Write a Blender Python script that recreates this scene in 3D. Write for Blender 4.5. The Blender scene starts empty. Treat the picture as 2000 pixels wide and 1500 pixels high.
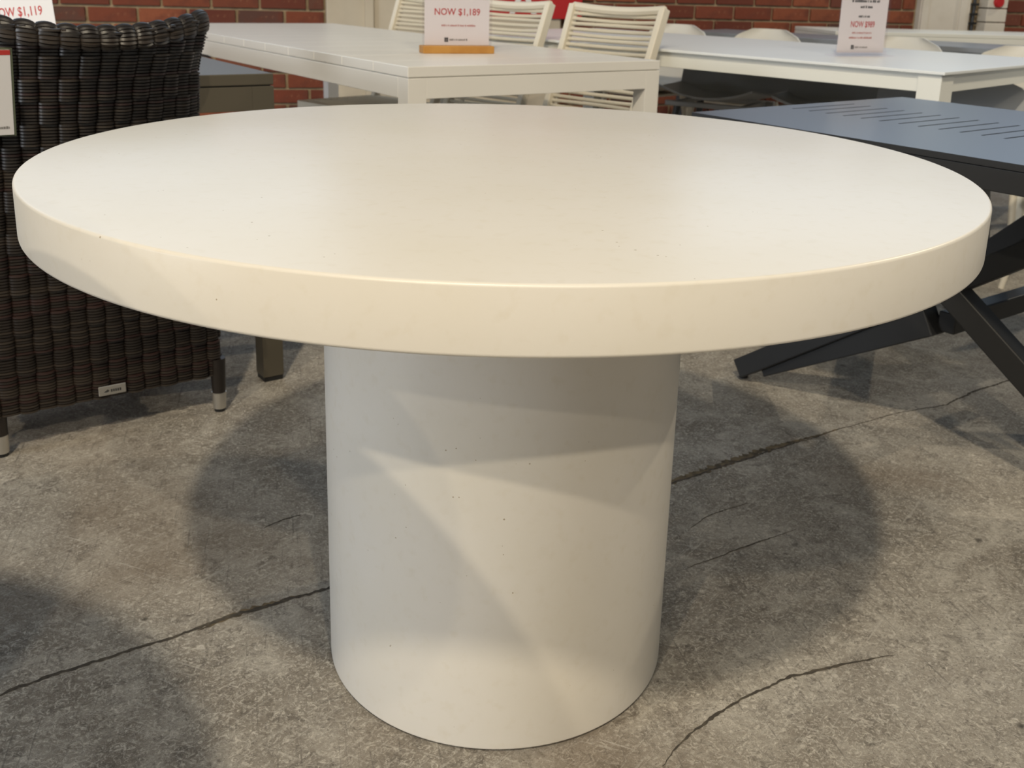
import bpy, bmesh, math, random
from mathutils import Vector, Matrix
random.seed(7)
C = bpy.context.scene
COL = C.collection
PI = math.pi
def R(a): return math.radians(a)

# ------------------------------------------------------------------ camera, world, lights, exposure
cam_d = bpy.data.cameras.new('camera'); cam = bpy.data.objects.new('camera', cam_d); COL.objects.link(cam)
CAM = Vector((0, -1.3641, 0.9781))
yaw, pit, rol = 0.020465, 0.267013, 0.030581
F = Vector((math.sin(yaw)*math.cos(pit), math.cos(yaw)*math.cos(pit), -math.sin(pit)))
R0 = Vector((math.cos(yaw), -math.sin(yaw), 0)); U0 = R0.cross(F)
R1 = math.cos(rol)*R0 + math.sin(rol)*U0; U1 = -math.sin(rol)*R0 + math.cos(rol)*U0
cam.matrix_world = Matrix((( R1.x, U1.x, -F.x, CAM.x), (R1.y, U1.y, -F.y, CAM.y), (R1.z, U1.z, -F.z, CAM.z), (0, 0, 0, 1)))
cam_d.sensor_width = 36.0; cam_d.sensor_fit = 'HORIZONTAL'
cam_d.lens = 1977.29/2000*36.0
cam_d.shift_x = -(1025.816-1000)/2000
cam_d.shift_y = (506.929-750)/2000
cam_d.clip_start = 0.05; cam_d.clip_end = 60
cam_d.dof.use_dof = True; cam_d.dof.focus_distance = 1.05; cam_d.dof.aperture_fstop = 14
C.camera = cam

w = bpy.data.worlds.new('World'); C.world = w; w.use_nodes = True
w.node_tree.nodes['Background'].inputs[0].default_value = (0.80, 0.90, 1.0, 1)
w.node_tree.nodes['Background'].inputs[1].default_value = 0.17

def lamp(name, p, E, size, col, target=(0, 0, 0.7)):
    p = Vector(p); t_ = Vector(target)
    d = bpy.data.lights.new(name, 'AREA'); d.shape = 'DISK'; d.size = size
    d.energy = E*PI*(p-t_).length_squared; d.color = col
    o = bpy.data.objects.new(name, d); COL.objects.link(o); o.location = p
    o.rotation_euler = (t_-p).to_track_quat('-Z', 'Y').to_euler()
    return o
WARM = (1.0, 0.87, 0.66)
lamp('ceiling_spot_near', (-0.545, -4.08, 6), 1.85, 0.30, WARM)
lamp('ceiling_spot_left', (-3.45, -7.74, 7), 0.70, 0.18, WARM)
lamp('ceiling_spot_right', (2.34, -8.72, 7), 0.60, 0.18, WARM)
lamp('ceiling_spot_far', (-3.56, -11.65, 7), 0.20, 0.18, WARM)
lamp('ceiling_spot_side', (8.6, 4.6, 7), 0.55, 0.2, WARM)
lamp('assumed_left_window', (-6.5, -2.9, 1.45), 1.25, 2.2, (0.88, 0.94, 1.0))  # assumed window, unseen: cool light added from the left to brighten the pedestal
# added cool fill from overhead to neutralise the table top; no roof window known
d = bpy.data.lights.new('overhead_fill', 'AREA'); d.shape = 'RECTANGLE'; d.size = 9.0; d.size_y = 4.0
d.energy = 0.05*PI*36; d.color = (0.64, 0.83, 1.0)
o = bpy.data.objects.new('overhead_fill', d); COL.objects.link(o); o.location = (0, 2.0, 6.5)
# area lights for assumed high windows above the wall, none built, gap between
for nm, x0, x1 in (('assumed_clerestory_left', -6.0, -1.15), ('assumed_clerestory_right', 1.25, 6.4)):
    d = bpy.data.lights.new(nm, 'AREA'); d.shape = 'RECTANGLE'; d.size = x1-x0; d.size_y = 2.6
    d.energy = 1.4*PI*(x1-x0)*2.6; d.color = (0.62, 0.80, 1.0)
    o = bpy.data.objects.new(nm, d); COL.objects.link(o)
    xc = (x0+x1)/2; o.location = (xc, 5.15+0.2235*xc, 3.05)
    o.rotation_euler = Vector((0.21, -0.95, -0.10)).to_track_quat('-Z', 'Y').to_euler()

vs = C.view_settings
C.display_settings.display_device = 'sRGB'
vs.view_transform = 'Standard'; vs.look = 'None'; vs.gamma = 1; vs.use_curve_mapping = False
vs.exposure = 0.0

# ------------------------------------------------------------------ materials
def mat(name, col, rough=0.6, metal=0.0, noise=None, bump=None, spec=0.5, coat=0.0, trans=0.0, rand=None):
    """noise: list of (scale, detail, colour, lo, hi) mixed over the base in object space; bump: (scale, strength, distance)"""
    m = bpy.data.materials.new(name); m.use_nodes = True
    nt = m.node_tree; N = nt.nodes; L = nt.links
    b = N['Principled BSDF']
    b.inputs['Roughness'].default_value = rough; b.inputs['Metallic'].default_value = metal
    b.inputs['Specular IOR Level'].default_value = spec
    b.inputs['Coat Weight'].default_value = coat
    b.inputs['Transmission Weight'].default_value = trans
    rgb = N.new('ShaderNodeRGB'); rgb.outputs[0].default_value = (*col, 1); cur = rgb.outputs[0]
    tc = N.new('ShaderNodeTexCoord')
    if rand:
        oi = N.new('ShaderNodeObjectInfo'); cr = N.new('ShaderNodeValToRGB'); L.new(oi.outputs['Random'], cr.inputs[0])
        el = cr.color_ramp.elements
        while len(el) < len(rand): el.new(0.5)
        for i, c in enumerate(rand): el[i].position = i/(len(rand)-1); el[i].color = (*c, 1)
        cur = cr.outputs[0]
    for (sc, det, c, lo, hi) in (noise or []):
        n = N.new('ShaderNodeTexNoise'); n.inputs['Scale'].default_value = sc; n.inputs['Detail'].default_value = det
        L.new(tc.outputs['Object'], n.inputs['Vector'])
        mr = N.new('ShaderNodeMapRange'); mr.inputs['From Min'].default_value = lo; mr.inputs['From Max'].default_value = hi
        L.new(n.outputs['Fac'], mr.inputs['Value'])
        mx = N.new('ShaderNodeMixRGB'); L.new(mr.outputs[0], mx.inputs[0]); L.new(cur, mx.inputs[1]); mx.inputs[2].default_value = (*c, 1)
        cur = mx.outputs[0]
    L.new(cur, b.inputs['Base Color'])
    if bump:
        n = N.new('ShaderNodeTexNoise'); n.inputs['Scale'].default_value = bump[0]; n.inputs['Detail'].default_value = 4
        L.new(tc.outputs['Object'], n.inputs['Vector'])
        bp = N.new('ShaderNodeBump'); bp.inputs['Strength'].default_value = bump[1]; bp.inputs['Distance'].default_value = bump[2]
        L.new(n.outputs['Fac'], bp.inputs['Height']); L.new(bp.outputs[0], b.inputs['Normal'])
    return m

def concrete_table_mat():
    m = mat('cast_cream_concrete', (0.76, 0.725, 0.665), 0.34, noise=[(5, 5, (0.735, 0.695, 0.615), 0.42, 0.75), (60, 3, (0.715, 0.67, 0.585), 0.55, 0.85)], bump=(260, 0.12, 0.0006), spec=0.5)
    nt = m.node_tree; N = nt.nodes; L = nt.links; b = N['Principled BSDF']
    tc = N.new('ShaderNodeTexCoord')
    v = N.new('ShaderNodeTexVoronoi'); v.inputs['Scale'].default_value = 95; L.new(tc.outputs['Object'], v.inputs['Vector'])
    n = N.new('ShaderNodeTexNoise'); n.inputs['Scale'].default_value = 34; L.new(tc.outputs['Object'], n.inputs['Vector'])
    n2 = N.new('ShaderNodeMapRange'); n2.inputs['From Min'].default_value = 0.59; n2.inputs['From Max'].default_value = 0.70; n2.inputs['To Max'].default_value = 0.12
    L.new(n.outputs['Fac'], n2.inputs['Value'])
    lt = N.new('ShaderNodeMath'); lt.operation = 'LESS_THAN'; L.new(v.outputs['Distance'], lt.inputs[0]); L.new(n2.outputs[0], lt.inputs[1])
    src = b.inputs['Base Color'].links[0].from_socket
    mx = N.new('ShaderNodeMixRGB'); L.new(lt.outputs[0], mx.inputs[0]); L.new(src, mx.inputs[1]); mx.inputs[2].default_value = (0.42, 0.36, 0.27, 1)
    L.new(mx.outputs[0], b.inputs['Base Color'])
    return m

def floor_mat():
    m = bpy.data.materials.new('worn_grey_concrete'); m.use_nodes = True
    nt = m.node_tree; N = nt.nodes; L = nt.links; b = N['Principled BSDF']
    tc = N.new('ShaderNodeTexCoord')
    def noise(sc, det, dist=0.0, rough=0.55):
        n = N.new('ShaderNodeTexNoise'); n.inputs['Scale'].default_value = sc; n.inputs['Detail'].default_value = det
        n.inputs['Roughness'].default_value = rough; n.inputs['Distortion'].default_value = dist
        L.new(tc.outputs['Object'], n.inputs['Vector']); return n.outputs['Fac']
    def mr(x, a, c, lo=0.0, hi=1.0):
        q = N.new('ShaderNodeMapRange'); q.inputs['From Min'].default_value = a; q.inputs['From Max'].default_value = c
        q.inputs['To Min'].default_value = lo; q.inputs['To Max'].default_value = hi; L.new(x, q.inputs['Value']); return q.outputs[0]
    def mix(f, a, bb):
        x = N.new('ShaderNodeMixRGB'); L.new(f, x.inputs[0])
        for i, v in ((1, a), (2, bb)):
            if isinstance(v, tuple): x.inputs[i].default_value = (*v, 1)
            else: L.new(v, x.inputs[i])
        return x.outputs[0]
    base = mix(mr(noise(2.2, 5, 0.4), 0.36, 0.66), (0.20, 0.175, 0.143), (0.325, 0.295, 0.252))
    base = mix(mr(noise(7, 6, 0.8, 0.65), 0.46, 0.64), base, (0.41, 0.38, 0.33))
    base = mix(mr(noise(22, 6, 1.2, 0.7), 0.52, 0.68, 0, 0.85), base, (0.125, 0.11, 0.093))
    base = mix(mr(noise(70, 5, 2.0, 0.75), 0.51, 0.65, 0, 0.9), base, (0.64, 0.60, 0.53))
    base = mix(mr(noise(85, 5, 2.5, 0.75), 0.54, 0.66, 0, 0.8), base, (0.10, 0.088, 0.075))
    base = mix(mr(noise(190, 3, 1.0, 0.7), 0.54, 0.68, 0, 0.75), base, (0.56, 0.525, 0.465))
    base = mix(mr(noise(1.3, 3, 0.3), 0.54, 0.70, 0, 0.6), base, (0.17, 0.125, 0.085))
    # sparse oval pock marks
    v = N.new('ShaderNodeTexVoronoi'); v.inputs['Scale'].default_value = 11; v.inputs['Randomness'].default_value = 1; L.new(tc.outputs['Object'], v.inputs['Vector'])
    nz = mr(noise(4, 2), 0.48, 0.68, 0.0, 0.16)
    lt = N.new('ShaderNodeMath'); lt.operation = 'SUBTRACT'; L.new(nz, lt.inputs[0]); L.new(v.outputs['Distance'], lt.inputs[1])
    base = mix(mr(lt.outputs[0], 0.0, 0.05, 0, 0.85), base, (0.06, 0.052, 0.043))
    # hair-fine scratches in several directions
    for rot, off, cc in ((22, 0, (0.52, 0.49, 0.44)), (-52, 3, (0.50, 0.47, 0.42)), (78, 7, (0.10, 0.09, 0.08)), (128, 5, (0.50, 0.47, 0.42))):
        m1 = N.new('ShaderNodeMapping'); m1.inputs['Rotation'].default_value = (0, 0, R(rot)); L.new(tc.outputs['Object'], m1.inputs['Vector'])
        mp = N.new('ShaderNodeMapping'); mp.inputs['Scale'].default_value = (9.0, 190, 1); mp.inputs['Location'].default_value = (off, off, 0); L.new(m1.outputs[0], mp.inputs['Vector'])
        n = N.new('ShaderNodeTexNoise'); n.inputs['Scale'].default_value = 1.0; n.inputs['Detail'].default_value = 2; n.inputs['Distortion'].default_value = 1.2; L.new(mp.outputs[0], n.inputs['Vector'])
        base = mix(mr(n.outputs['Fac'], 0.62, 0.74, 0, 0.5), base, cc)
    L.new(base, b.inputs['Base Color'])
    b.inputs['Roughness'].default_value = 0.62; b.inputs['Specular IOR Level'].default_value = 0.35
    bp = N.new('ShaderNodeBump'); bp.inputs['Strength'].default_value = 0.6; bp.inputs['Distance'].default_value = 0.004
    L.new(noise(90, 6, 1.5, 0.75), bp.inputs['Height']); L.new(bp.outputs[0], b.inputs['Normal'])
    return m

def clear_mat(name, tint):
    m = bpy.data.materials.new(name); m.use_nodes = True
    nt = m.node_tree; N = nt.nodes; L = nt.links
    out = N['Material Output']; N.remove(N['Principled BSDF'])
    t_ = N.new('ShaderNodeBsdfTransparent'); t_.inputs[0].default_value = (*tint, 1)
    g_ = N.new('ShaderNodeBsdfGlossy'); g_.inputs['Roughness'].default_value = 0.06
    mx = N.new('ShaderNodeMixShader'); mx.inputs[0].default_value = 0.07; L.new(t_.outputs[0], mx.inputs[1]); L.new(g_.outputs[0], mx.inputs[2])
    L.new(mx.outputs[0], out.inputs['Surface'])
    return m

M = {}
M['table'] = concrete_table_mat()
M['floor'] = floor_mat()
M['crack'] = mat('dark_crack_dirt', (0.05, 0.042, 0.033), 0.9, noise=[(60, 4, (0.10, 0.083, 0.06), 0.45, 0.7)])
M['crackfill'] = mat('ochre_crack_filler', (0.16, 0.12, 0.07), 0.9, noise=[(50, 5, (0.06, 0.048, 0.032), 0.45, 0.62)])
M['white'] = mat('white_powder_coat', (0.80, 0.775, 0.725), 0.32, noise=[(3, 2, (0.77, 0.745, 0.695), 0.4, 0.7)])
M['white2'] = mat('cool_white_powder_coat', (0.80, 0.80, 0.745), 0.38)
M['ceramic'] = mat('white_glass_top', (0.80, 0.82, 0.82), 0.33)
M['taupe'] = mat('taupe_powder_coat', (0.09, 0.077, 0.055), 0.45)
M['charcoal'] = mat('charcoal_powder_coat', (0.030, 0.032, 0.037), 0.31, spec=0.65, bump=(500, 0.15, 0.0004))
M['charleg'] = mat('darkened_charcoal_coat', (0.016, 0.0165, 0.018), 0.5)  # charcoal coat again, shade put into its colour so the legs look less lit
M['black'] = mat('black_plastic', (0.012, 0.012, 0.012), 0.5)
M['metal'] = mat('brushed_steel', (0.62, 0.60, 0.56), 0.35, metal=0.9)
M['frame'] = mat('cream_powder_coat', (0.74, 0.68, 0.56), 0.45)
M['strap'] = mat('cream_rope', (0.66, 0.60, 0.48), 0.75)
M['tub'] = mat('slate_grey_plastic', (0.36, 0.37, 0.385), 0.5)
M['shell'] = mat('off_white_plastic', (0.74, 0.71, 0.64), 0.4)
M['darkshell'] = mat('dark_grey_plastic', (0.11, 0.118, 0.128), 0.45)
M['greymetal'] = mat('grey_metal', (0.33, 0.33, 0.33), 0.45)
M['greytop'] = mat('blue_grey_top', (0.20, 0.215, 0.24), 0.35)
M['wick1'] = mat('dark_brown_wicker', (0.014, 0.010, 0.0075), 0.42, spec=0.6)
M['wick2'] = mat('mid_brown_wicker', (0.030, 0.022, 0.016), 0.44, spec=0.6)
M['wick3'] = mat('maroon_wicker', (0.026, 0.012, 0.010), 0.44, spec=0.6)
M['wickback'] = mat('wicker_core', (0.008, 0.006, 0.005), 0.7)
M['brick'] = mat('fired_red_brick', (0.3, 0.1, 0.05), 0.85, rand=[(0.24, 0.066, 0.028), (0.16, 0.036, 0.018), (0.30, 0.09, 0.04), (0.12, 0.028, 0.016), (0.20, 0.047, 0.022), (0.050, 0.040, 0.036), (0.25, 0.072, 0.032)],
                 noise=[(14, 5, (0.13, 0.035, 0.02), 0.45, 0.75), (45, 4, (0.33, 0.16, 0.09), 0.62, 0.8)], bump=(60, 0.5, 0.003))
M['mortar'] = mat('sandy_mortar', (0.40, 0.31, 0.20), 0.95, noise=[(25, 4, (0.30, 0.23, 0.14), 0.4, 0.7)], bump=(80, 0.5, 0.003))
M['plaster'] = mat('cream_painted_plaster', (0.58, 0.52, 0.42), 0.8, noise=[(4, 4, (0.50, 0.44, 0.35), 0.4, 0.7)])
M['panel'] = mat('white_painted_panel', (0.66, 0.62, 0.56), 0.6, noise=[(5, 4, (0.56, 0.52, 0.45), 0.5, 0.75)])
M['paper'] = mat('white_paper', (0.78, 0.765, 0.78), 0.6)
M['red'] = mat('red_ink', (0.50, 0.035, 0.03), 0.6)
M['redpaint'] = mat('red_sign_paint', (0.45, 0.012, 0.015), 0.45)
M['ink'] = mat('dark_grey_ink', (0.045, 0.045, 0.045), 0.6)
M['greyink'] = mat('pale_grey_ink', (0.25, 0.24, 0.235), 0.6)
M['pinkink'] = mat('faded_red_ink', (0.50, 0.22, 0.20), 0.6)
M['wood'] = mat('honey_wood', (0.50, 0.25, 0.055), 0.45, noise=[(18, 3, (0.42, 0.19, 0.035), 0.4, 0.7)])
M['acrylic'] = clear_mat('clear_acrylic', (1.0, 0.985, 0.99))
M['acryledge'] = mat('green_acrylic_edge', (0.12, 0.14, 0.09), 0.3)

# ------------------------------------------------------------------ mesh helpers
class MB:
    def __init__(s): s.v = []; s.f = []; s.mi = []; s.m = 0; s.smooth = False
    def face(s, idx): s.f.append(idx); s.mi.append(s.m)
    def quad_box(s, pts):
        """8 points: bottom four ccw, top four ccw"""
        b = len(s.v); s.v += [tuple(p) for p in pts]
        for q in ((3, 2, 1, 0), (4, 5, 6, 7), (0, 1, 5, 4), (1, 2, 6, 5), (2, 3, 7, 6), (3, 0, 4, 7)): s.face([b+i for i in q])
        return s
    def box(s, c, d):
        x, y, z = c; a, e, h = d[0]/2, d[1]/2, d[2]/2
        return s.quad_box([(x-a, y-e, z-h), (x+a, y-e, z-h), (x+a, y+e, z-h), (x-a, y+e, z-h), (x-a, y-e, z+h), (x+a, y-e, z+h), (x+a, y+e, z+h), (x-a, y+e, z+h)])
    def bar(s, p, q, wd, ht, up=(0, 0, 1), wd2=None, ht2=None):
        p, q, up = Vector(p), Vector(q), Vector(up); ax = (q-p).normalized(); sd = ax.cross(up).normalized(); u = sd.cross(ax)
        wd2 = wd2 or wd; ht2 = ht2 or ht
        P = lambda o, a, b, w_, h_: o+sd*a*w_/2+u*b*h_/2
        return s.quad_box([P(p, -1, -1, wd, ht), P(p, 1, -1, wd, ht), P(p, 1, 1, wd, ht), P(p, -1, 1, wd, ht), P(q, -1, -1, wd2, ht2), P(q, 1, -1, wd2, ht2), P(q, 1, 1, wd2, ht2), P(q, -1, 1, wd2, ht2)])
    def tube(s, pts, r, n=6, closed=False):
        pts = [Vector(p) for p in pts]; k = len(pts); b = len(s.v)
        rr = r if isinstance(r, (list, tuple)) else [r]*k
        prev = None
        for i, p in enumerate(pts):
            t = (pts[min(i+1, k-1)]-pts[max(i-1, 0)]).normalized()
            if prev is None:
                ref = Vector((0, 0, 1)) if abs(t.z) < 0.9 else Vector((1, 0, 0))
                a = t.cross(ref).normalized()
            else: a = (prev-t*prev.dot(t)).normalized()
            prev = a; e = t.cross(a)
            for j in range(n):
                th = 2*PI*j/n; s.v.append(tuple(p+(a*math.cos(th)+e*math.sin(th))*rr[i]))
        for i in range(k-1):
            for j in range(n):
                j2 = (j+1) % n; s.face([b+i*n+j, b+i*n+j2, b+(i+1)*n+j2, b+(i+1)*n+j])
        s.face([b+j for j in range(n)][::-1]); s.face([b+(k-1)*n+j for j in range(n)])
        return s
    def lathe(s, prof, n=64, c=(0, 0, 0)):
        b = len(s.v); k = len(prof)
        for (r, z) in prof:
            for j in range(n):
                th = 2*PI*j/n; s.v.append((c[0]+r*math.cos(th), c[1]+r*math.sin(th), c[2]+z))
        for i in range(k-1):
            for j in range(n):
                j2 = (j+1) % n; s.face([b+i*n+j, b+i*n+j2, b+(i+1)*n+j2, b+(i+1)*n+j])
        s.face([b+j for j in range(n)][::-1]); s.face([b+(k-1)*n+j for j in range(n)])
        return s
    def poly(s, pts, dz):
        """flat polygon pts (x, y, z) extruded by vector dz"""
        b = len(s.v); k = len(pts); d_ = Vector(dz)
        s.v += [tuple(p) for p in pts]+[tuple(Vector(p)+d_) for p in pts]
        s.face([b+i for i in range(k)][::-1]); s.face([b+k+i for i in range(k)])
        for i in range(k):
            j = (i+1) % k; s.face([b+i, b+j, b+k+j, b+k+i])
        return s
    def build(s, name, m, parent=None, smooth=False, bevel=0.0, seg=2):
        me = bpy.data.meshes.new(name); me.from_pydata(s.v, [], s.f)
        ms = m if isinstance(m, (list, tuple)) else [m]
        for x in ms: me.materials.append(x)
        if len(ms) > 1: me.polygons.foreach_set('material_index', s.mi)
        bm = bmesh.new(); bm.from_mesh(me); bmesh.ops.recalc_face_normals(bm, faces=bm.faces[:])
        if bevel: bmesh.ops.bevel(bm, geom=bm.edges[:], offset=bevel, segments=seg, affect='EDGES', profile=0.5)
        bm.to_mesh(me); bm.free()
        if smooth:
            me.polygons.foreach_set('use_smooth', [True]*len(me.polygons))
            me.set_sharp_from_angle(angle=R(40))
        o = bpy.data.objects.new(name, me); COL.objects.link(o)
        if parent: o.parent = parent
        return o
def thing(name, label, cat, loc=(0, 0, 0), rotz=0.0, group=None):
    o = bpy.data.objects.new(name, None); COL.objects.link(o); o.empty_display_size = 0.05
    o.location = loc; o.rotation_euler = (0, 0, rotz); o['label'] = label; o['category'] = cat
    if group: o['group'] = group
    return o
def copy_tree(o, parent=None, loc=None, rotz=None, label=None):
    c = o.copy(); COL.objects.link(c)
    if parent: c.parent = parent
    if loc is not None: c.location = loc
    if rotz is not None: c.rotation_euler = (0, 0, rotz)
    if label: c['label'] = label
    for ch in [x for x in COL.objects if x.parent == o]: copy_tree(ch, c)
    return c
def text(parent, s, m, width, cap, x, y, bold=0.0, name='lettering'):
    """flat print lying on a card whose local x runs right, z up, face towards -y"""
    cu = bpy.data.curves.new(name, 'FONT'); cu.body = s; cu.size = 1.0; cu.align_x = 'CENTER'; cu.align_y = 'BOTTOM_BASELINE'; cu.extrude = 0.0; cu.offset = bold; cu.resolution_u = 3
    o = bpy.data.objects.new(name, cu); COL.objects.link(o); cu.materials.append(m)
    bpy.context.view_layer.update()
    wd = o.dimensions.x or 1
    me = bpy.data.meshes.new_from_object(o.evaluated_get(bpy.context.evaluated_depsgraph_get()))
    bpy.data.objects.remove(o); bpy.data.curves.remove(cu)
    sx = width/wd; sz = cap/0.69
    for v in me.vertices: v.co = (v.co.x*sx, 0, v.co.y*sz)
    o = bpy.data.objects.new(name, me); COL.objects.link(o); o.parent = parent; o.location = (x, y[0], y[1])
    return o
def word_rows(parent, m, rows, y, name='small_print'):
    b = MB(); rnd = random.Random(3)
    for (x0, x1, z, h) in rows:
        x = x0
        while x < x1-h*0.2:
            wl = min(rnd.uniform(0.35, 0.8)*h, x1-x); hh = h*rnd.uniform(0.7, 1.0)
            b.box((x+wl/2, y, z+hh/2), (wl, 0.0002, hh)); x += wl+h*rnd.choice((0.15, 0.15, 0.15, 0.5))
    o = b.build(name, m, parent); o['kind'] = 'stuff'; return o

# ------------------------------------------------------------------ the setting: floor, brick back wall, trims
fl = MB(); fl.quad_box([(-7, -4, -0.12), (8, -4, -0.12), (8, 8.5, -0.12), (-7, 8.5, -0.12), (-7, -4, 0), (8, -4, 0), (8, 8.5, 0), (-7, 8.5, 0)])
floor = fl.build('floor', M['floor']); floor['kind'] = 'structure'
def crack(pts, wds, m, name='crack', step=0.006, jit=0.6, z=0.0006):
    rnd = random.Random(len(pts)*13+int(abs(pts[0][0])*100)); L_ = []; Rr = []
    P = []; Wd = []
    for i in range(len(pts)-1):
        a, b_ = Vector(pts[i]), Vector(pts[i+1]); n = max(2, int((b_-a).length/step))
        for k in range(n): P.append(a.lerp(b_, k/n)); Wd.append(wds[i]+(wds[i+1]-wds[i])*k/n)
    P.append(Vector(pts[-1])); Wd.append(wds[-1])
    wob = 0
    for i, p in enumerate(P):
        t = (P[min(i+1, len(P)-1)]-P[max(i-1, 0)]).normalized(); nn = Vector((-t.y, t.x))
        wob = wob*0.8+rnd.uniform(-1, 1)*0.0013
        L_.append(p+nn*(Wd[i]*rnd.uniform(1-jit, 1+jit)/2+wob)); Rr.append(p-nn*(Wd[i]*rnd.uniform(1-jit, 1+jit)/2-wob))
    b = MB()
    for q in L_: b.v.append((q.x, q.y, z))
    for q in Rr: b.v.append((q.x, q.y, z))
    k = len(L_)
    for i in range(k-1): b.face([i, k+i, k+i+1, i+1])
    return b.build(name, m, floor)
crack([(-2.2, -1.25), (-0.688, -0.156), (-0.625, -0.105), (-0.496, -0.026), (-0.419, 0.032), (-0.277, 0.116), (0.0, 0.285), (0.352, 0.511)],
      [0.005, 0.005, 0.006, 0.005, 0.008, 0.006, 0.006, 0.007], M['crack'])
crack([(-0.46, -0.004), (-0.419, 0.034), (-0.36, 0.070), (-0.31, 0.097)], [0.001, 0.012, 0.011, 0.002], M['crackfill'], z=0.0004)
crack([(0.30, 0.477), (0.352, 0.511), (0.486, 0.607), (0.571, 0.663), (0.671, 0.719), (0.801, 0.799)], [0.008, 0.014, 0.020, 0.018, 0.010, 0.003], M['crackfill'], z=0.0004)
crack([(0.352, 0.503), (0.486, 0.598), (0.671, 0.713), (0.801, 0.797), (0.98, 0.90), (1.10, 0.945), (1.207, 1.036), (1.397, 1.153), (2.6, 1.9)], [0.004, 0.005, 0.003, 0.002, 0.002, 0.004, 0.006, 0.005, 0.004], M['crack'])
crack([(0.22, -0.27), (0.266, -0.209), (0.302, -0.181), (0.355, -0.138), (0.433, -0.092), (0.511, -0.061), (0.614, -0.034)], [0.001, 0.003, 0.005, 0.003, 0.0055, 0.005, 0.001], M['crack'], jit=0.6)
crack([(0.33, 0.195), (0.45, 0.27), (0.56, 0.335)], [0.001, 0.003, 0.001], M['crack'], jit=0.5)
crack([(-0.43, 0.30), (-0.40, 0.335), (-0.37, 0.352)], [0.001, 0.004, 0.001], M['crack'], jit=0.5)
crack([(0.36, 0.33), (0.41, 0.385), (0.49, 0.43)], [0.001, 0.0025, 0.001], M['crack'], jit=0.5)

WA = R(12.6); WO = Vector((-1.98, 4.55, 0))
def wall_pt(x, y, z): return (WO.x+x*math.cos(WA)-y*math.sin(WA), WO.y+x*math.sin(WA)+y*math.cos(WA), z)
wb = MB(); wb.box((2.6, 0.11, 0.85), (10.4, 0.20, 1.7))
wall = wb.build('wall_back', M['mortar']); wall.location = WO; wall.rotation_euler = (0, 0, WA); wall['kind'] = 'structure'
COURSE, BL = 0.0905, 0.268
ranges = [(-2.5, 0.91), (2.35, 4.80), (5.45, 7.6)]
brick_me = []
for k in range(4):
    rnd = random.Random(k)
    b = MB(); hx, hz = (BL-0.015)/2, (COURSE-0.014)/2; j = lambda: rnd.uniform(-0.0015, 0.0015)
    b.quad_box([(-hx+j(), -0.011+j(), -hz+j()), (hx+j(), -0.011+j(), -hz+j()), (hx, 0.02, -hz), (-hx, 0.02, -hz), (-hx+j(), -0.011+j(), hz+j()), (hx+j(), -0.011+j(), hz+j()), (hx, 0.02, hz), (-hx, 0.02, hz)])
    brick_me.append(b)
pb = [b.build('brick', M['brick'], wall, bevel=0.003, seg=1) for b in brick_me]
first = [True]*4
rest = MB(); cnt = 0
for row in range(0, 18):
    z = 0.783-8.5*COURSE+row*COURSE
    for (xa, xb) in ranges:
        off = (0.006 if row % 2 else 0.06)
        n0 = math.floor((xa-off)/BL)-1
        x = off+n0*BL
        off_h = 0 if row % 2 else BL/2-0.05
        x += off_h
        while x < xb:
            a, e = max(x, xa), min(x+BL, xb); x += BL
            if e-a < 0.05: continue
            vis = (0.10 < z < 1.05) and (-1.05 < a and e < 6.3)
            if vis and cnt < 290:
                k = cnt % 4
                o = pb[k] if first[k] else pb[k].copy()
                if not first[k]: COL.objects.link(o)
                first[k] = False; cnt += 1
                o.location = ((a+e)/2, 0, z); o.scale = ((e-a-0.015)/(BL-0.015), 1, 1)
            else:
                rest.box(((a+e)/2, 0.003, z), (e-a-0.015, 0.028, COURSE-0.014))
ro = rest.build('brick_courses', M['brick'], wall); ro['kind'] = 'stuff'
def trim(name, mb, m, **k):
    o = mb.build(name, m, None, **k); o.location = WO; o.rotation_euler = (0, 0, WA); o['kind'] = 'structure'; return o
t = MB(); t.box((1.62, -0.03, 0.85), (1.41, 0.08, 1.7)); trim('trim_1', t, M['plaster'], bevel=0.008)
t = MB(); t.box((1.16, -0.085, 0.85), (0.05, 0.03, 1.7)); trim('trim_2', t, M['plaster'], bevel=0.004)
t = MB(); t.box((5.0, -0.02, 0.85), (0.38, 0.06, 1.7)); trim('trim_3', t, M['panel'], bevel=0.006)
t = MB(); t.box((4.84, -0.055, 0.85), (0.05, 0.02, 1.7)).box((5.13, -0.055, 0.85), (0.05, 0.02, 1.7)); trim('trim_4', t, M['panel'], bevel=0.004)
# conduit with clips beside the white panel
cr = thing('cable_conduit', 'thin dark and white conduits clipped to the brick wall beside a white box', 'pipe', wall_pt(5.2, -0.03, 0), WA)
b = MB(); b.tube([(0.03, 0, 0.02), (0.03, 0, 1.6)], 0.012, 10); b.build('dark_pipe', M['charcoal'], cr, smooth=True)
b = MB(); b.tube([(-0.035, 0, 0.02), (-0.035, 0, 1.6)], 0.02, 10); b.build('pale_pipe', M['panel'], cr, smooth=True)
for zz in (0.80, 0.86, 0.925): MB().box((0.02, -0.005, zz), (0.065, 0.035, 0.016)).build('clip', M['black'], cr, bevel=0.002)
bx = thing('wall_box', 'stacked cream wall boxes with a round red button on the brick wall', 'box', wall_pt(5.36, -0.05, 0), WA)
for i, zz in enumerate((0.765, 0.856, 0.948)): MB().box((0, 0, zz), (0.155, 0.10, 0.085)).build('cover', M['panel'], bx, bevel=0.005)
b = MB(); b.lathe([(0.0, 0), (0.038, 0), (0.038, 0.012), (0.03, 0.022), (0.0, 0.022)], 24); q = b.build('button', M['redpaint'], bx, smooth=True); q.location = (0, -0.05, 0.945); q.rotation_euler = (R(90), 0, 0)
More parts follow.
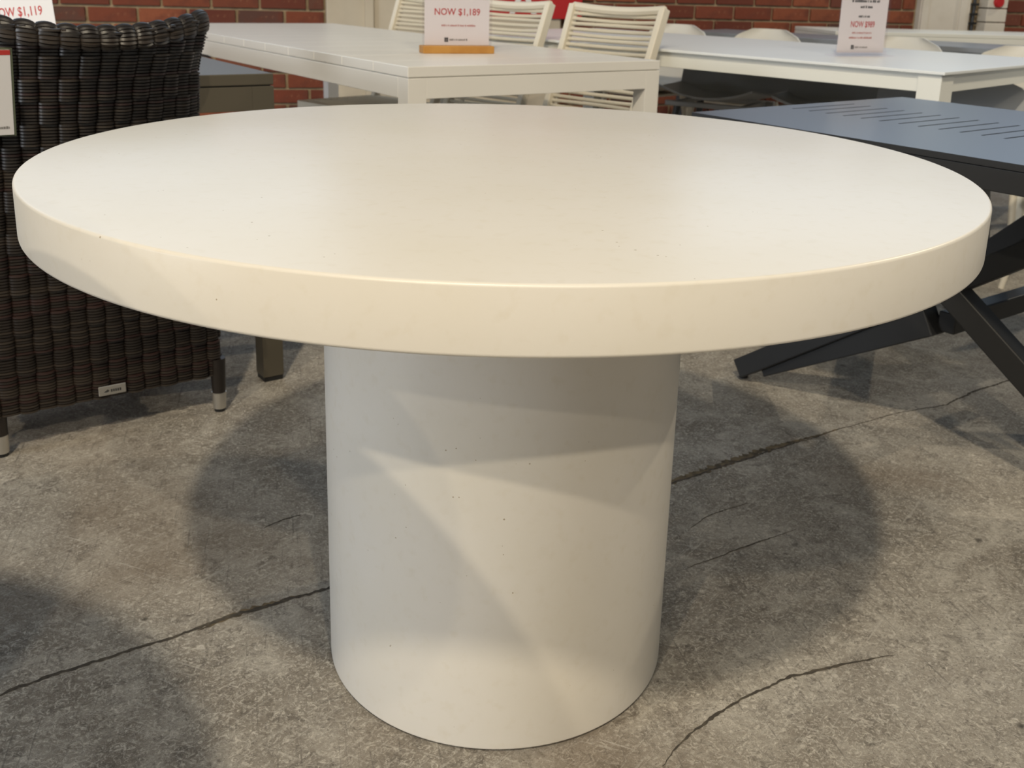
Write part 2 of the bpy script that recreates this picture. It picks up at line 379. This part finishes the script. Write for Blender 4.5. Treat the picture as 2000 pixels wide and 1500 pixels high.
# red sale board on the pier
rs = thing('red_sign', 'red sign board with a big white letter behind the rope chairs', 'sign', wall_pt(2.14, -0.085, 0), WA)
MB().box((0, 0, 1.06), (0.62, 0.012, 0.58)).build('board', M['redpaint'], rs, bevel=0.002)
text(rs, 'A', M['paper'], 0.17, 0.15, -0.06, (-0.0075, 0.80), bold=0.02)

# ------------------------------------------------------------------ the round table
rt = thing('round_table', 'large round cream concrete table on a thick drum base, in the middle', 'table', (0, 0, 0))
RT, TT, RP = 0.6039, 0.0631, 0.2512
def disc_profile(r, z0, z1, bt, bb):
    p = [(0.0, z0), (r-bb, z0)]
    for k in range(1, 5): a = R(90*k/4); p.append((r-bb+bb*math.sin(a), z0+bb-bb*math.cos(a)))
    for k in range(0, 5): a = R(90*k/4); p.append((r-bt+bt*math.cos(a), z1-bt+bt*math.sin(a)))
    p.append((0.0, z1)); return p
MB().lathe(disc_profile(RT, 0.75-TT, 0.75, 0.0035, 0.004), 192).build('tabletop', M['table'], rt, smooth=True)
MB().lathe(disc_profile(RP, 0.004, 0.75-TT, 0.001, 0.003), 128).build('pedestal', M['table'], rt, smooth=True)
MB().lathe([(0, 0), (RP-0.010, 0), (RP-0.010, 0.006), (0, 0.006)], 96).build('glide_ring', M['black'], rt)

# ------------------------------------------------------------------ rectangular tables
def rect_table(root, L, W, H, top, gap, apron, leg, mt, ml, slats=0, over=0.0, inset=0.0, cap=True, top_t=None):
    hx, hy = L/2, W/2
    if slats:
        sl = L/slats; me = None
        for i in range(slats):
            if me is None:
                o = MB().box((0, 0, 0), (sl-0.0016, W, top)).build('slat', mt, root, bevel=0.0012, seg=1); me = o
            else:
                o = me.copy(); COL.objects.link(o)
            o.location = (-hx+sl*(i+0.5), 0, H-top/2)
    else:
        MB().box((0, 0, H-top/2), (L, W, top)).build('tabletop', mt, root, bevel=min(0.002, top/4))
    z1 = H-top-gap; az = z1-apron/2; a, e = hx-over, hy-over
    if gap: MB().box((0, 0, H-top-gap/2), (2*a-0.012, 2*e-0.012, gap)).build('shadow_gap', ml, root)
    th = 0.022
    for sx in (-1, 1): MB().box((sx*(a-inset-th/2), 0, az), (th, 2*e-2*leg[1], apron)).build('apron', ml, root, bevel=0.0006, seg=1)
    for sy in (-1, 1): MB().box((0, sy*(e-inset-th/2), az), (2*a-2*leg[0], th, apron)).build('apron', ml, root, bevel=0.001, seg=1)
    lo = None
    for sx in (-1, 1):
        for sy in (-1, 1):
            o = MB().box((0, 0, (z1+0.012)/2), (leg[0], leg[1], z1-0.012)).build('leg', ml, root, bevel=0.001)
            o.location = (sx*(a-leg[0]/2), sy*(e-leg[1]/2), 0)
            MB().box((0, 0, 0.006), (leg[0]-0.004, leg[1]-0.004, 0.012)).build('foot_cap', M['black'], o)
def rect_center(c, ldir, L, wdir, W): return (c[0]+ldir[0]*L/2+wdir[0]*W/2, c[1]+ldir[1]*L/2+wdir[1]*W/2, 0)
def dirv(a): return (math.cos(R(a)), math.sin(R(a)))
# white slatted extension table
l, wd = dirv(124.9), dirv(34.9)
T1 = thing('extension_table', 'long white table with a wide-slatted top, under the wooden-based price sign', 'table', rect_center((-0.268, 1.34), l, 2.37, wd, 0.90), R(124.9))
rect_table(T1, 2.37, 0.90, 0.755, 0.028, 0.003, 0.055, (0.056, 0.056), M['white'], M['white'], slats=12)
MB().box((0.43, 0.4505, 0.738), (0.10, 0.003, 0.004)).build('latch_slot', M['ink'], T1)
MB().box((0.50, 0.446, 0.667), (0.24, 0.012, 0.010)).build('rail', M['black'], T1)
# taupe table of the same make
l, wd = dirv(125), dirv(213)
T2 = thing('taupe_table', 'taupe metal dining table behind the dark wicker armchair', 'table', rect_center((-0.532, 1.02), l, 1.6, wd, 0.90), R(124))
rect_table(T2, 1.6, 0.90, 0.758, 0.026, 0.003, 0.055, (0.052, 0.052), M['taupe'], M['taupe'])
# white table with a thin top at right
l, wd = dirv(135.5), dirv(43.5)
T3 = thing('white_table', 'white table with a thin top and square legs holding the clear price stand', 'table', rect_center((1.315, 1.725), l, 2.35, wd, 1.12), R(134.5))
rect_table(T3, 2.35, 1.12, 0.755, 0.010, 0.004, 0.052, (0.074, 0.09), M['ceramic'], M['white2'], over=0.012, inset=0.006)
# two far tables
T4 = thing('far_white_table', 'long thin white table at the far right against the brick wall', 'table', (3.0, 4.92, 0), R(6))
rect_table(T4, 2.4, 0.62, 0.765, 0.020, 0.004, 0.05, (0.06, 0.06), M['white2'], M['white2'])
T5 = thing('grey_table', 'blue grey topped table behind the white shell chairs', 'table', (1.98, 3.94, 0), R(-38))
rect_table(T5, 2.2, 0.55, 0.745, 0.025, 0.004, 0.05, (0.06, 0.06), M['greytop'], M['darkshell'])

# ------------------------------------------------------------------ charcoal slotted table on crossed legs
XA = R(36.3); XC = (0.423, 0.982)
T6 = thing('slotted_table', 'charcoal metal table with a row of slots in its top and crossed legs', 'table', (XC[0], XC[1], 0), XA)
# local x = u, local y = -v (so the table runs to negative y)
WU, LV, XH, XT = 0.84, 1.45, 0.70, 0.012
b = MB(); s0, s1, pitch, gapw = 0.295, 0.542, 0.0488, 0.0065
b.box((s0/2, -LV/2, XH-XT/2), (s0, LV, XT)).box(((s1+WU)/2, -LV/2, XH-XT/2), (WU-s1, LV, XT))
y = 0.0; k = 0
edges = [0.055+pitch*i for i in range(28)]
for e in edges+[LV]:
    e2 = min(e-gapw/2, LV) if e != LV else LV
    b.box(((s0+s1)/2, -(y+e2)/2, XH-XT/2), (s1-s0, e2-y, XT)); y = e+gapw/2
b.build('tabletop', M['charcoal'], T6)
for (cx, cy, dx, dy) in ((0.012, -LV/2, 0.022, LV-0.01), (WU-0.012, -LV/2, 0.022, LV-0.01), (WU/2, -0.012, WU-0.05, 0.022), (WU/2, -LV+0.012, WU-0.05, 0.022)):
    MB().box((cx, cy, XH-XT-0.022), (dx, dy, 0.042)).build('apron', M['charcoal'], T6, bevel=0.002)
def loc6(x, y, z):
    dx, dy = x-XC[0], y-XC[1]; return (dx*math.cos(XA)+dy*math.sin(XA), -dx*math.sin(XA)+dy*math.cos(XA), z)
def leg6(p, q, w1, h1, name='leg'):
    b = MB(); b.bar(loc6(*p), loc6(*q), w1, h1); return b.build(name, M['charleg'], T6, bevel=0.003)
la = leg6((0.63, 1.10, 0.030), (1.17, 0.38, 0.645), 0.062, 0.05)
lb = leg6((1.245, 0.33, 0.030), (0.70, 0.86, 0.645), 0.055, 0.05)
leg6((0.675, 1.06, 0.055), (0.93, 0.70, 0.30), 0.05, 0.062, 'brace')
leg6((0.95, 0.685, 0.30), (1.45, 1.05, 0.30), 0.04, 0.045, 'crossbar')
lc = leg6((1.07, 1.42, 0.030), (1.38, 0.82, 0.645), 0.062, 0.05)
ld = leg6((1.66, 0.72, 0.030), (1.22, 1.15, 0.645), 0.055, 0.05)
for (x, y) in ((0.63, 1.10), (1.245, 0.33), (1.07, 1.42), (1.66, 0.72)):
    b = MB(); b.lathe([(0, 0), (0.011, 0), (0.013, 0.012), (0, 0.022)], 12, loc6(x, y, 0)); b.build('foot_cap', M['black'], T6)

# ------------------------------------------------------------------ price signs
def price_sign(root, card_w, card_h, zb, holder=True):
    MB().box((0, 0, zb+card_h/2), (card_w, 0.0008, card_h)).build('card', M['paper'], root)
    if holder: MB().box((0, -0.0035, zb+card_h/2), (card_w+0.016, 0.003, card_h+0.004)).build('clear_sleeve', M['acrylic'], root)
def logo(root, x, z, s, x1, y=-0.0008):
    q = MB(); q.box((x, y, z), (s, 0.0002, s*1.1)); o = q.build('logo', M['ink'], root)
    MB().box((x-s*0.05, y-0.0002, z-s*0.05), (s*0.14, 0.0002, s*0.62)).box((x+s*0.14, y-0.0002, z-s*0.1), (s*0.12, 0.0002, s*0.4)).build('logo_mark', M['greyink'], o)
    word_rows(root, M['greyink'], [(x+s*0.8, x1, z-s*0.25, s*0.5)], y, 'logo_word')
S1 = thing('price_sign', 'white NOW $1,189 price sign standing in a honey coloured wooden base', 'sign', (-0.170, 1.915, 0.755), R(21))
MB().box((0, 0, 0.012), (0.236, 0.05, 0.024)).build('base', M['wood'], S1, bevel=0.003)
price_sign(S1, 0.214, 0.297, 0.025)
text(S1, 'NOW $1,189', M['red'], 0.150, 0.020, 0.0, (-0.0007, 0.118), bold=0.012)
word_rows(S1, M['pinkink'], [(-0.052, 0.060, 0.083, 0.006)], -0.0007)
logo(S1, -0.036, 0.042, 0.0125, 0.036)
S2 = thing('price_sign', 'white NOW $989 price sign in a clear stand on the right-hand white table', 'sign', (1.275, 2.385, 0.755), R(22))
MB().box((0, -0.0, 0.003), (0.245, 0.085, 0.006)).build('base', M['acrylic'], S2, bevel=0.001)
MB().box((0, -0.002, 0.012), (0.235, 0.016, 0.014)).build('base_rib', M['acrylic'], S2, bevel=0.001)
price_sign(S2, 0.212, 0.297, 0.012)
text(S2, 'NOW $989', M['red'], 0.108, 0.021, -0.002, (-0.0007, 0.103), bold=0.012)
word_rows(S2, M['ink'], [(-0.024, 0.028, 0.137, 0.008), (-0.020, 0.036, 0.170, 0.009), (-0.060, 0.064, 0.190, 0.010), (-0.03, 0.03, 0.214, 0.010)], -0.0007)
word_rows(S2, M['pinkink'], [(-0.046, 0.042, 0.080, 0.006), (-0.058, 0.050, 0.062, 0.007)], -0.0007)
logo(S2, -0.038, 0.032, 0.0135, 0.030)
S3 = thing('price_sign', 'white NOW $1,119 price sign seen over the back of the wicker chair', 'sign', (-1.235, 1.27, 0.769), R(-6))
S3.rotation_euler = (0, R(-5), R(-14))
MB().box((0, 0, 0.012), (0.236, 0.05, 0.022)).build('base', M['wood'], S3, bevel=0.003)
price_sign(S3, 0.214, 0.297, 0.022, False)
text(S3, 'NOW $1,119', M['red'], 0.148, 0.022, 0.0, (-0.0007, 0.090), bold=0.012)
text(S3, 'WAS $1,599', M['ink'], 0.088, 0.010, -0.006, (-0.0007, 0.134), bold=0.012)
logo(S3, -0.036, 0.042, 0.0125, 0.036)

# ------------------------------------------------------------------ dark wicker armchair
WC = Vector((-0.653, 0.819, 0)); UA = R(215)
wc = thing('wicker_armchair', 'dark brown woven wicker armchair with its curved back turned to the viewer', 'chair', tuple(WC), UA)
# local x = u (towards its far side), local y: n (towards the viewer) is +y when rotated by 215 deg
NP = [(0.085, 0.000, 0.005, 0.0), (0.2, 0.004, 0.012, 0.004), (0.45, 0.022, 0.02, 0.02), (0.70, 0.040, 0.065, 0.055), (0.79, 0.042, 0.088, 0.075), (0.875, 0.032, 0.118, 0.10), (0.93, 0.03, 0.125, 0.105)]
def interp(z):
    for i in range(len(NP)-1):
        if z <= NP[i+1][0]:
            f_ = max(0, (z-NP[i][0])/(NP[i+1][0]-NP[i][0])); return [NP[i][j]+(NP[i+1][j]-NP[i][j])*f_ for j in (1, 2, 3)]
    return list(NP[-1][1:])
TH = 0.045
def back_path(z, inset=0.0):
    """closed-at-the-edges outline of the back at height z: inner left .. outer .. inner right, as (point, outward normal, arclength)"""
    u0, n0, bu = interp(z); u1 = 0.485-0.5*u0
    pts = []
    def bul(t_): return n0+bu*4*t_*(1-t_)
    th = TH-inset*2
    r = th/2
    for k in range(5):   # inner face, right part
        t_ = 0.30-0.28*k/4; pts.append((u0+(u1-u0)*t_, bul(t_)-TH))
    for k in range(1, 8):   # right edge round
        a = R(-90-180*k/8+0); pts.append((u0+0.012+r*math.cos(a)*1.0-0.012+0.012, bul(0.0)-TH/2+r*math.sin(a)*1.0))
    N_ = 44
    for k in range(1, N_): t_ = k/N_; pts.append((u0+(u1-u0)*t_, bul(t_)))
    for k in range(1, 8):
        a = R(90-180*k/8); pts.append((u1+r*math.cos(a), bul(1.0)-TH/2+r*math.sin(a)))
    for k in range(5):
        t_ = 0.98-0.28*k/4; pts.append((u1*1.0-(u1-u0)*(1-t_), bul(t_)-TH))
    return pts
def resample(pts, step):
    out = []; acc = 0.0; nxt = 0.0
    for i in range(len(pts)-1):
        a, b_ = Vector(pts[i]), Vector(pts[i+1]); ln = (b_-a).length
        while nxt <= acc+ln:
            f_ = (nxt-acc)/ln if ln else 0; p = a.lerp(b_, f_); tn = (b_-a).normalized(); out.append((p, Vector((-tn.y, tn.x)), nxt)); nxt += step
        acc += ln
    return out
CW = 0.0262
SH = 0.0062
def ztop(u): return 0.868+0.030*(2*min(1, max(0, u/0.46))-1)**2+0.006*(1-u/0.46)
sk = MB(); nst = 128
rnd = random.Random(5)
core = MB()
bundle = {}
def weave_sheet(pathf, z0, z1, ncol, topf=None, amp=0.0060, per=7):
    n = int((z1-z0)/SH)
    for k in range(n+1):
        z = z0+k*SH; bnd = k//per
        base = pathf(z); tot = sum((Vector(base[i+1])-Vector(base[i])).length for i in range(len(base)-1))
        pts = resample(base, tot/(ncol*8)-1e-7)
        ed = math.sin(PI*((k % per)+0.5)/per)**0.4
        run = []
        sk.m = rnd.choice((0, 0, 0, 0, 1, 1, 2))
        for (p, nn, s_) in pts:
            col = s_/tot*ncol
            on = (int(col)+bnd) % 2 == 0
            d_ = amp*(-0.75+abs(math.sin(PI*col))**0.5*(1.9 if on else 0.75))*(0.75+0.25*ed)
            q = p+nn*d_
            if topf and z > topf(p.x):
                if len(run) > 2: sk.tube(run, SH*0.52, 5)
                run = []
            else: run.append((q.x, q.y, z))
        if len(run) > 2: sk.tube(run, SH*0.52, 5)
weave_sheet(back_path, 0.092, 0.905, 25, ztop)
ob = sk.build('woven_back', [M['wick1'], M['wick2'], M['wick3']], wc, smooth=True); ob['kind'] = 'stuff'
# solid dark core inside the weave
core = MB(); zs = [0.09+0.02*i for i in range(40)]
zs = [z for z in zs if z < 0.875]
def core_ring(z):
    u0, n0, bu = interp(z); u1 = 0.485-0.5*u0; o_ = []
    for k in range(25): t_ = k/24; o_.append((u0+(u1-u0)*t_, n0+bu*4*t_*(1-t_)-0.012))
    for k in range(25): t_ = 1-k/24; o_.append((u0+(u1-u0)*t_, n0+bu*4*t_*(1-t_)-TH+0.012))
    return o_
rings = [core_ring(z) for z in zs]; nr = len(rings[0])
for z, r_ in zip(zs, rings):
    for (a, e) in r_: core.v.append((a, e, min(z, ztop(a)-0.006)))
for i in range(len(zs)-1):
    for j in range(nr): j2 = (j+1) % nr; core.face([i*nr+j, i*nr+j2, (i+1)*nr+j2, (i+1)*nr+j])
core.face([j for j in range(nr)][::-1]); core.face([(len(zs)-1)*nr+j for j in range(nr)])
core.build('back_core', M['wickback'], wc)
# rolled rim: the strands carry on over the top edge, one lump per column
rm = MB(); NC = 14
for k in range(15):
    a = R(-35+250*k/14); row = []
    for i in range(NC*8+1):
        t_ = i/(NC*8); u0, n0, bu = interp(0.87); u1 = 0.485-0.5*u0; uu = u0-0.012+(u1-u0+0.024)*t_
        rad = 0.0185+0.0058*abs(math.sin(PI*NC*t_))**0.7
        bx_ = n0+bu*4*t_*(1-t_)-TH/2
        row.append((uu, bx_+rad*math.cos(a)*1.15, ztop(uu)-0.016+rad*math.sin(a)))
    rm.m = rnd.choice((0, 0, 1)); rm.tube(row, 0.0042, 5)
ob = rm.build('woven_rim', [M['wick1'], M['wick2']], wc, smooth=True); ob['kind'] = 'stuff'
# body of the chair beyond the back: seat box, arms
SD = 0.46
def side_path(x, sg):
    def f_(z):
        return [(x, -0.03), (x, -SD)] if sg > 0 else [(x, -SD), (x, -0.03)]
    return f_
sk = MB()
weave_sheet(side_path(0.0, 1), 0.10, 0.60, 14)
weave_sheet(side_path(0.485, -1), 0.10, 0.60, 14)
def front_path(z): return [(0.0, -SD), (0.485, -SD)][::-1]
weave_sheet(front_path, 0.10, 0.40, 15)
ob = sk.build('woven_sides', [M['wick1'], M['wick2'], M['wick3']], wc, smooth=True); ob['kind'] = 'stuff'
MB().box((0.2425, -0.245, 0.25), (0.468, 0.42, 0.30)).build('seat_core', M['wickback'], wc)
for x in (0.0, 0.485):
    MB().box((x, -0.25, 0.61), (0.05, 0.43, 0.035)).build('armrest', M['wick1'], wc, bevel=0.012, seg=3)
MB().box((0.2425, -0.245, 0.43), (0.43, 0.41, 0.06)).build('seat_cushion', M['darkshell'], wc, bevel=0.018, seg=3)
for (x, y) in ((0.0, 0.0), (0.455, -0.012), (0.02, -SD+0.02), (0.46, -SD+0.02)):
    b = MB(); b.tube([(0, 0, 0.045), (0, 0, 0.13)], [0.015, 0.018], 14); o = b.build('leg', M['wick1'], wc, smooth=True); o.location = (x, y, 0)
    b = MB(); b.tube([(0, 0, 0.008), (0, 0, 0.047)], [0.0145, 0.0165], 14); b.build('metal_cap', M['metal'], o, smooth=True)['label'] = 'bright metal cap at the foot of the leg'
    MB().tube([(0, 0, 0), (0, 0, 0.009)], 0.0125, 12).build('glide', M['black'], o)
pl = MB().box((0, 0, 0), (0.056, 0.003, 0.021)).build('maker_plate', M['metal'], wc, bevel=0.001, seg=1); pl.location = (0.236, 0.019, 0.110); pl.rotation_euler = (R(0), 0, 0)
q = MB(); q.poly([(0.018, 0.0018, -0.003), (0.010, 0.0018, 0.003), (0.006, 0.0018, -0.001), (0.011, 0.0018, -0.0035)], (0, 0.0004, 0))
for i in range(5): q.box((0.002-0.0045*i, 0.0019, -0.001), (0.0032, 0.0004, 0.006))
q.build('plate_lettering', M['ink'], pl)
# card tied to the back of the chair
tg = thing('price_tag', 'white card in a clear sleeve hanging on the wicker chair back at the frame edge', 'sign', tuple(WC+Matrix.Rotation(UA, 3, 'Z') @ Vector((0.447, 0.125, 0.683))), UA+PI)
tg.rotation_euler = (R(15), 0, UA+PI)
MB().box((0, 0, 0.080), (0.110, 0.001, 0.160)).build('card', M['paper'], tg)
MB().box((0, 0.0028, 0.080), (0.118, 0.0035, 0.166)).build('backing', M['acryledge'], tg)
MB().box((0.0, -0.0008, 0.1555), (0.110, 0.0004, 0.009)).build('header_band', M['red'], tg)
word_rows(tg, M['greyink'], [(-0.04, 0.048, 0.012, 0.005)], -0.0008)

# ------------------------------------------------------------------ rope-back chairs
def rope_chair(label):
    t = thing('rope_chair', label, 'chair', (0, 0, 0), 0, 'rope-backed chairs along the slatted table')
    hw = 0.215
    def bp(z): return -0.19-0.19*((z-0.40)/0.5)     # the back leans away (towards -y... seat front is +y)
    for sx in (-1, 1):
        b = MB(); b.bar((sx*(hw-0.01), bp(0.40), 0.40), (sx*hw, bp(0.90), 0.90), 0.026, 0.040, up=(0, 1, 0.3)); b.build('back_post', M['frame'], t, bevel=0.004)
    rail = []
    for k in range(13):
        s = -1+2*k/12; rail.append((s*hw, bp(0.895)-0.012*(1-s*s), 0.895-0.012*(1-s*s)))
    b = MB(); b.tube(rail, 0.0165, 8); b.build('top_rail', M['frame'], t, smooth=True)
    st = None
    for k in range(22):
        z = 0.868-0.0195*k
        pts = []
        for i in range(11):
            s = -1+2*i/10; sag = (1-s*s)*(0.004+0.003*math.sin(k*2.1)); pts.append((s*(hw-0.012), bp(z)-0.03*(1-s*s), z-sag))
        b = MB(); b.tube(pts, 0.0072, 7); b.build('strap', M['strap'], t, smooth=True)
    MB().box((-hw, 0.01, 0.42), (0.03, 0.44, 0.035)).build('seat_rail', M['frame'], t, bevel=0.004)
    MB().box((hw, 0.01, 0.42), (0.03, 0.44, 0.035)).build('seat_rail', M['frame'], t, bevel=0.004)
    MB().box((0, 0.22, 0.42), (2*hw, 0.03, 0.035)).build('seat_rail', M['frame'], t, bevel=0.004)
    MB().box((0, -0.20, 0.42), (2*hw, 0.03, 0.035)).build('seat_rail', M['frame'], t, bevel=0.004)
    for k in range(12):
        b = MB(); b.tube([(-hw, -0.17+0.032*k, 0.43), (0, -0.17+0.032*k, 0.425), (hw, -0.17+0.032*k, 0.43)], 0.0085, 6); b.build('seat_strap', M['strap'], t, smooth=True)
    for (x, y) in ((-hw, 0.215), (hw, 0.215), (-hw, -0.195), (hw, -0.195)):
        b = MB(); b.bar((x, y*1.08, 0.0), (x, y, 0.41), 0.026, 0.03, up=(0, 1, 0)); b.build('leg', M['frame'], t, bevel=0.003)
    return t
# seat front (+y local) points towards the slatted table and the viewer
def rope_place(t, mid, face):   # mid: world xy of the top rail's middle
    rot = face-R(90); off = Matrix.Rotation(rot, 3, 'Z') @ Vector((0, -0.38, 0)); t.location = (mid[0]-off.x, mid[1]-off.y, 0); t.rotation_euler = (0, 0, rot)
rc = rope_chair('cream rope-backed chair nearest the corner of the slatted table')
rope_place(rc, (0.405, 2.60), R(-133))
rc2 = copy_tree(rc, label='cream rope-backed chair in front of the red sign'); rope_place(rc2, (0.0, 3.00), R(-133))
rc3 = copy_tree(rc, label='cream rope-backed chair farthest along the slatted table, left of the wooden-base sign'); rope_place(rc3, (-0.37, 3.52), R(-133))

# ------------------------------------------------------------------ shell chairs
def shell_chair(name, label, group, m, mleg, H=0.785, seat=0.45, W=0.235, metal=False, legtop=0.42, back_lean=0.10):
    t = thing(name, label, 'chair', (0, 0, 0), 0, group)
    prof = []
    for k in range(9): prof.append((0.21-0.38*k/8, seat+0.012*(1-k/8)*0+0.02*(abs(k-4)/4)**2*(1 if k < 4 else 0.2)))
    y0 = prof[-1][0]
    for k in range(1, 5):
        a = R(90*k/4.6); prof.append((y0-0.05*math.sin(a), seat+0.004+0.05*(1-math.cos(a))))
    yb, zb = prof[-1]
    nb = 9
    for k in range(1, nb+1): f_ = k/nb; prof.append((yb-back_lean*f_, zb+(H-zb)*f_))
    n = len(prof); m_ = 15
    b = MB(); th = 0.008
    def width(i):
        if i >= n-6: f_ = (i-(n-6))/5; return W*math.sqrt(max(0.0, 1-(f_*0.93)**2.6))
        if i < 4: return W*(0.80+0.2*i/4)
        return W
    for side in (0, 1):
        for i, (y, z) in enumerate(prof):
            wdt = width(i); isb = i > 8
            for j in range(m_):
                s = -1+2*j/(m_-1); cup = s*s*0.045
                if isb: p = (s*wdt, y+cup, z)
                else: p = (s*wdt, y, z+cup)
                if side: p = (p[0], p[1]-(th if isb else 0), p[2]-(0 if isb else th))
                b.v.append(p)
    K = n*m_
    for i in range(n-1):
        for j in range(m_-1):
            a, c, d_, e = i*m_+j, i*m_+j+1, (i+1)*m_+j+1, (i+1)*m_+j
            b.face([a, c, d_, e]); b.face([K+e, K+d_, K+c, K+a])
    rim = [j for j in range(m_)]+[i*m_+m_-1 for i in range(1, n)]+[(n-1)*m_+j for j in range(m_-2, -1, -1)]+[i*m_ for i in range(n-2, 0, -1)]
    for q in range(len(rim)): a, c = rim[q], rim[(q+1) % len(rim)]; b.face([a, c, K+c, K+a])
    b.build('shell', m, t, smooth=True)
    for sx in (-1, 1):
        for sy in (-1, 1):
            q = MB(); q.tube([(sx*0.21, sy*0.20-0.01, 0.0), (sx*0.15, sy*0.135-0.01, seat-0.012)], [0.011, 0.017], 12); q.build('leg', mleg, t, smooth=True)
    if metal:
        for sx in (-1, 1): MB().box((sx*0.155, 0.0, seat-0.02), (0.022, 0.32, 0.022)).build('seat_rail', M['greymetal'], t, bevel=0.003)
        for sy in (-1, 1): MB().box((0, sy*0.15, seat-0.02), (0.40, 0.022, 0.022)).build('seat_rail', M['greymetal'], t, bevel=0.003)
    else:
        MB().box((0, -0.01, seat-0.016), (0.30, 0.28, 0.012)).build('seat_plate', mleg, t, bevel=0.003)
    return t
def put(t, xy, face): t.location = (xy[0], xy[1], 0); t.rotation_euler = (0, 0, face-R(90))
FACE = R(-136)
g = 'white shell chairs behind the thin-topped white table'
sc = shell_chair('shell_chair', 'white shell chair behind the white table, half hidden by the nearest rope chair', g, M['shell'], M['frame'])
def shell_at(t, xy): # xy of the back's top middle
    off = Matrix.Rotation(FACE-R(90), 3, 'Z') @ Vector((0, -0.32, 0)); put(t, (xy[0]-off.x, xy[1]-off.y), FACE)
shell_at(sc, (0.935, 4.25))
s2 = copy_tree(sc, label='white shell chair behind the white table, just left of the clear price stand'); shell_at(s2, (1.35, 3.95))
s3 = copy_tree(sc, label='white shell chair behind the white table, just right of the clear price stand'); shell_at(s3, (1.86, 3.46))
s4 = copy_tree(sc, label='white shell chair behind the white table, last one at the right frame edge'); shell_at(s4, (2.15, 2.86))
s5 = copy_tree(sc, label='white shell chair whose cream leg shows under the charcoal table at right'); put(s5, (2.01, 2.0), R(134))
g = 'dark chairs under the thin-topped white table'
dk = shell_chair('tub_chair', 'dark grey tub chair under the white table, nearest the rope chair', g, M['tub'], M['charcoal'], H=0.69, seat=0.50, W=0.268, metal=True, back_lean=0.05)
put(dk, (0.95, 3.21), R(-122))
d2 = copy_tree(dk, label='dark grey tub chair under the middle of the white table'); put(d2, (1.36, 2.84), R(-122))
d3 = copy_tree(dk, label='dark grey tub chair under the white table beside its near leg'); put(d3, (1.57, 2.32), R(-122))

# ------------------------------------------------------------------ a second round table just left of the view (its shadow falls in the lower left corner)
r2 = thing('round_table', 'second, taller round table left of the view, throwing its shadow on the lower left floor', 'table', (-0.93, -1.078, 0))
MB().lathe(disc_profile(0.60, 0.90-TT, 0.90, 0.0035, 0.004), 128).build('tabletop', M['table'], r2, smooth=True)
MB().lathe(disc_profile(0.20, 0.004, 0.90-TT, 0.001, 0.003), 96).build('pedestal', M['table'], r2, smooth=True)
MB().lathe([(0, 0), (0.19, 0), (0.19, 0.006), (0, 0.006)], 96).build('glide_ring', M['black'], r2)
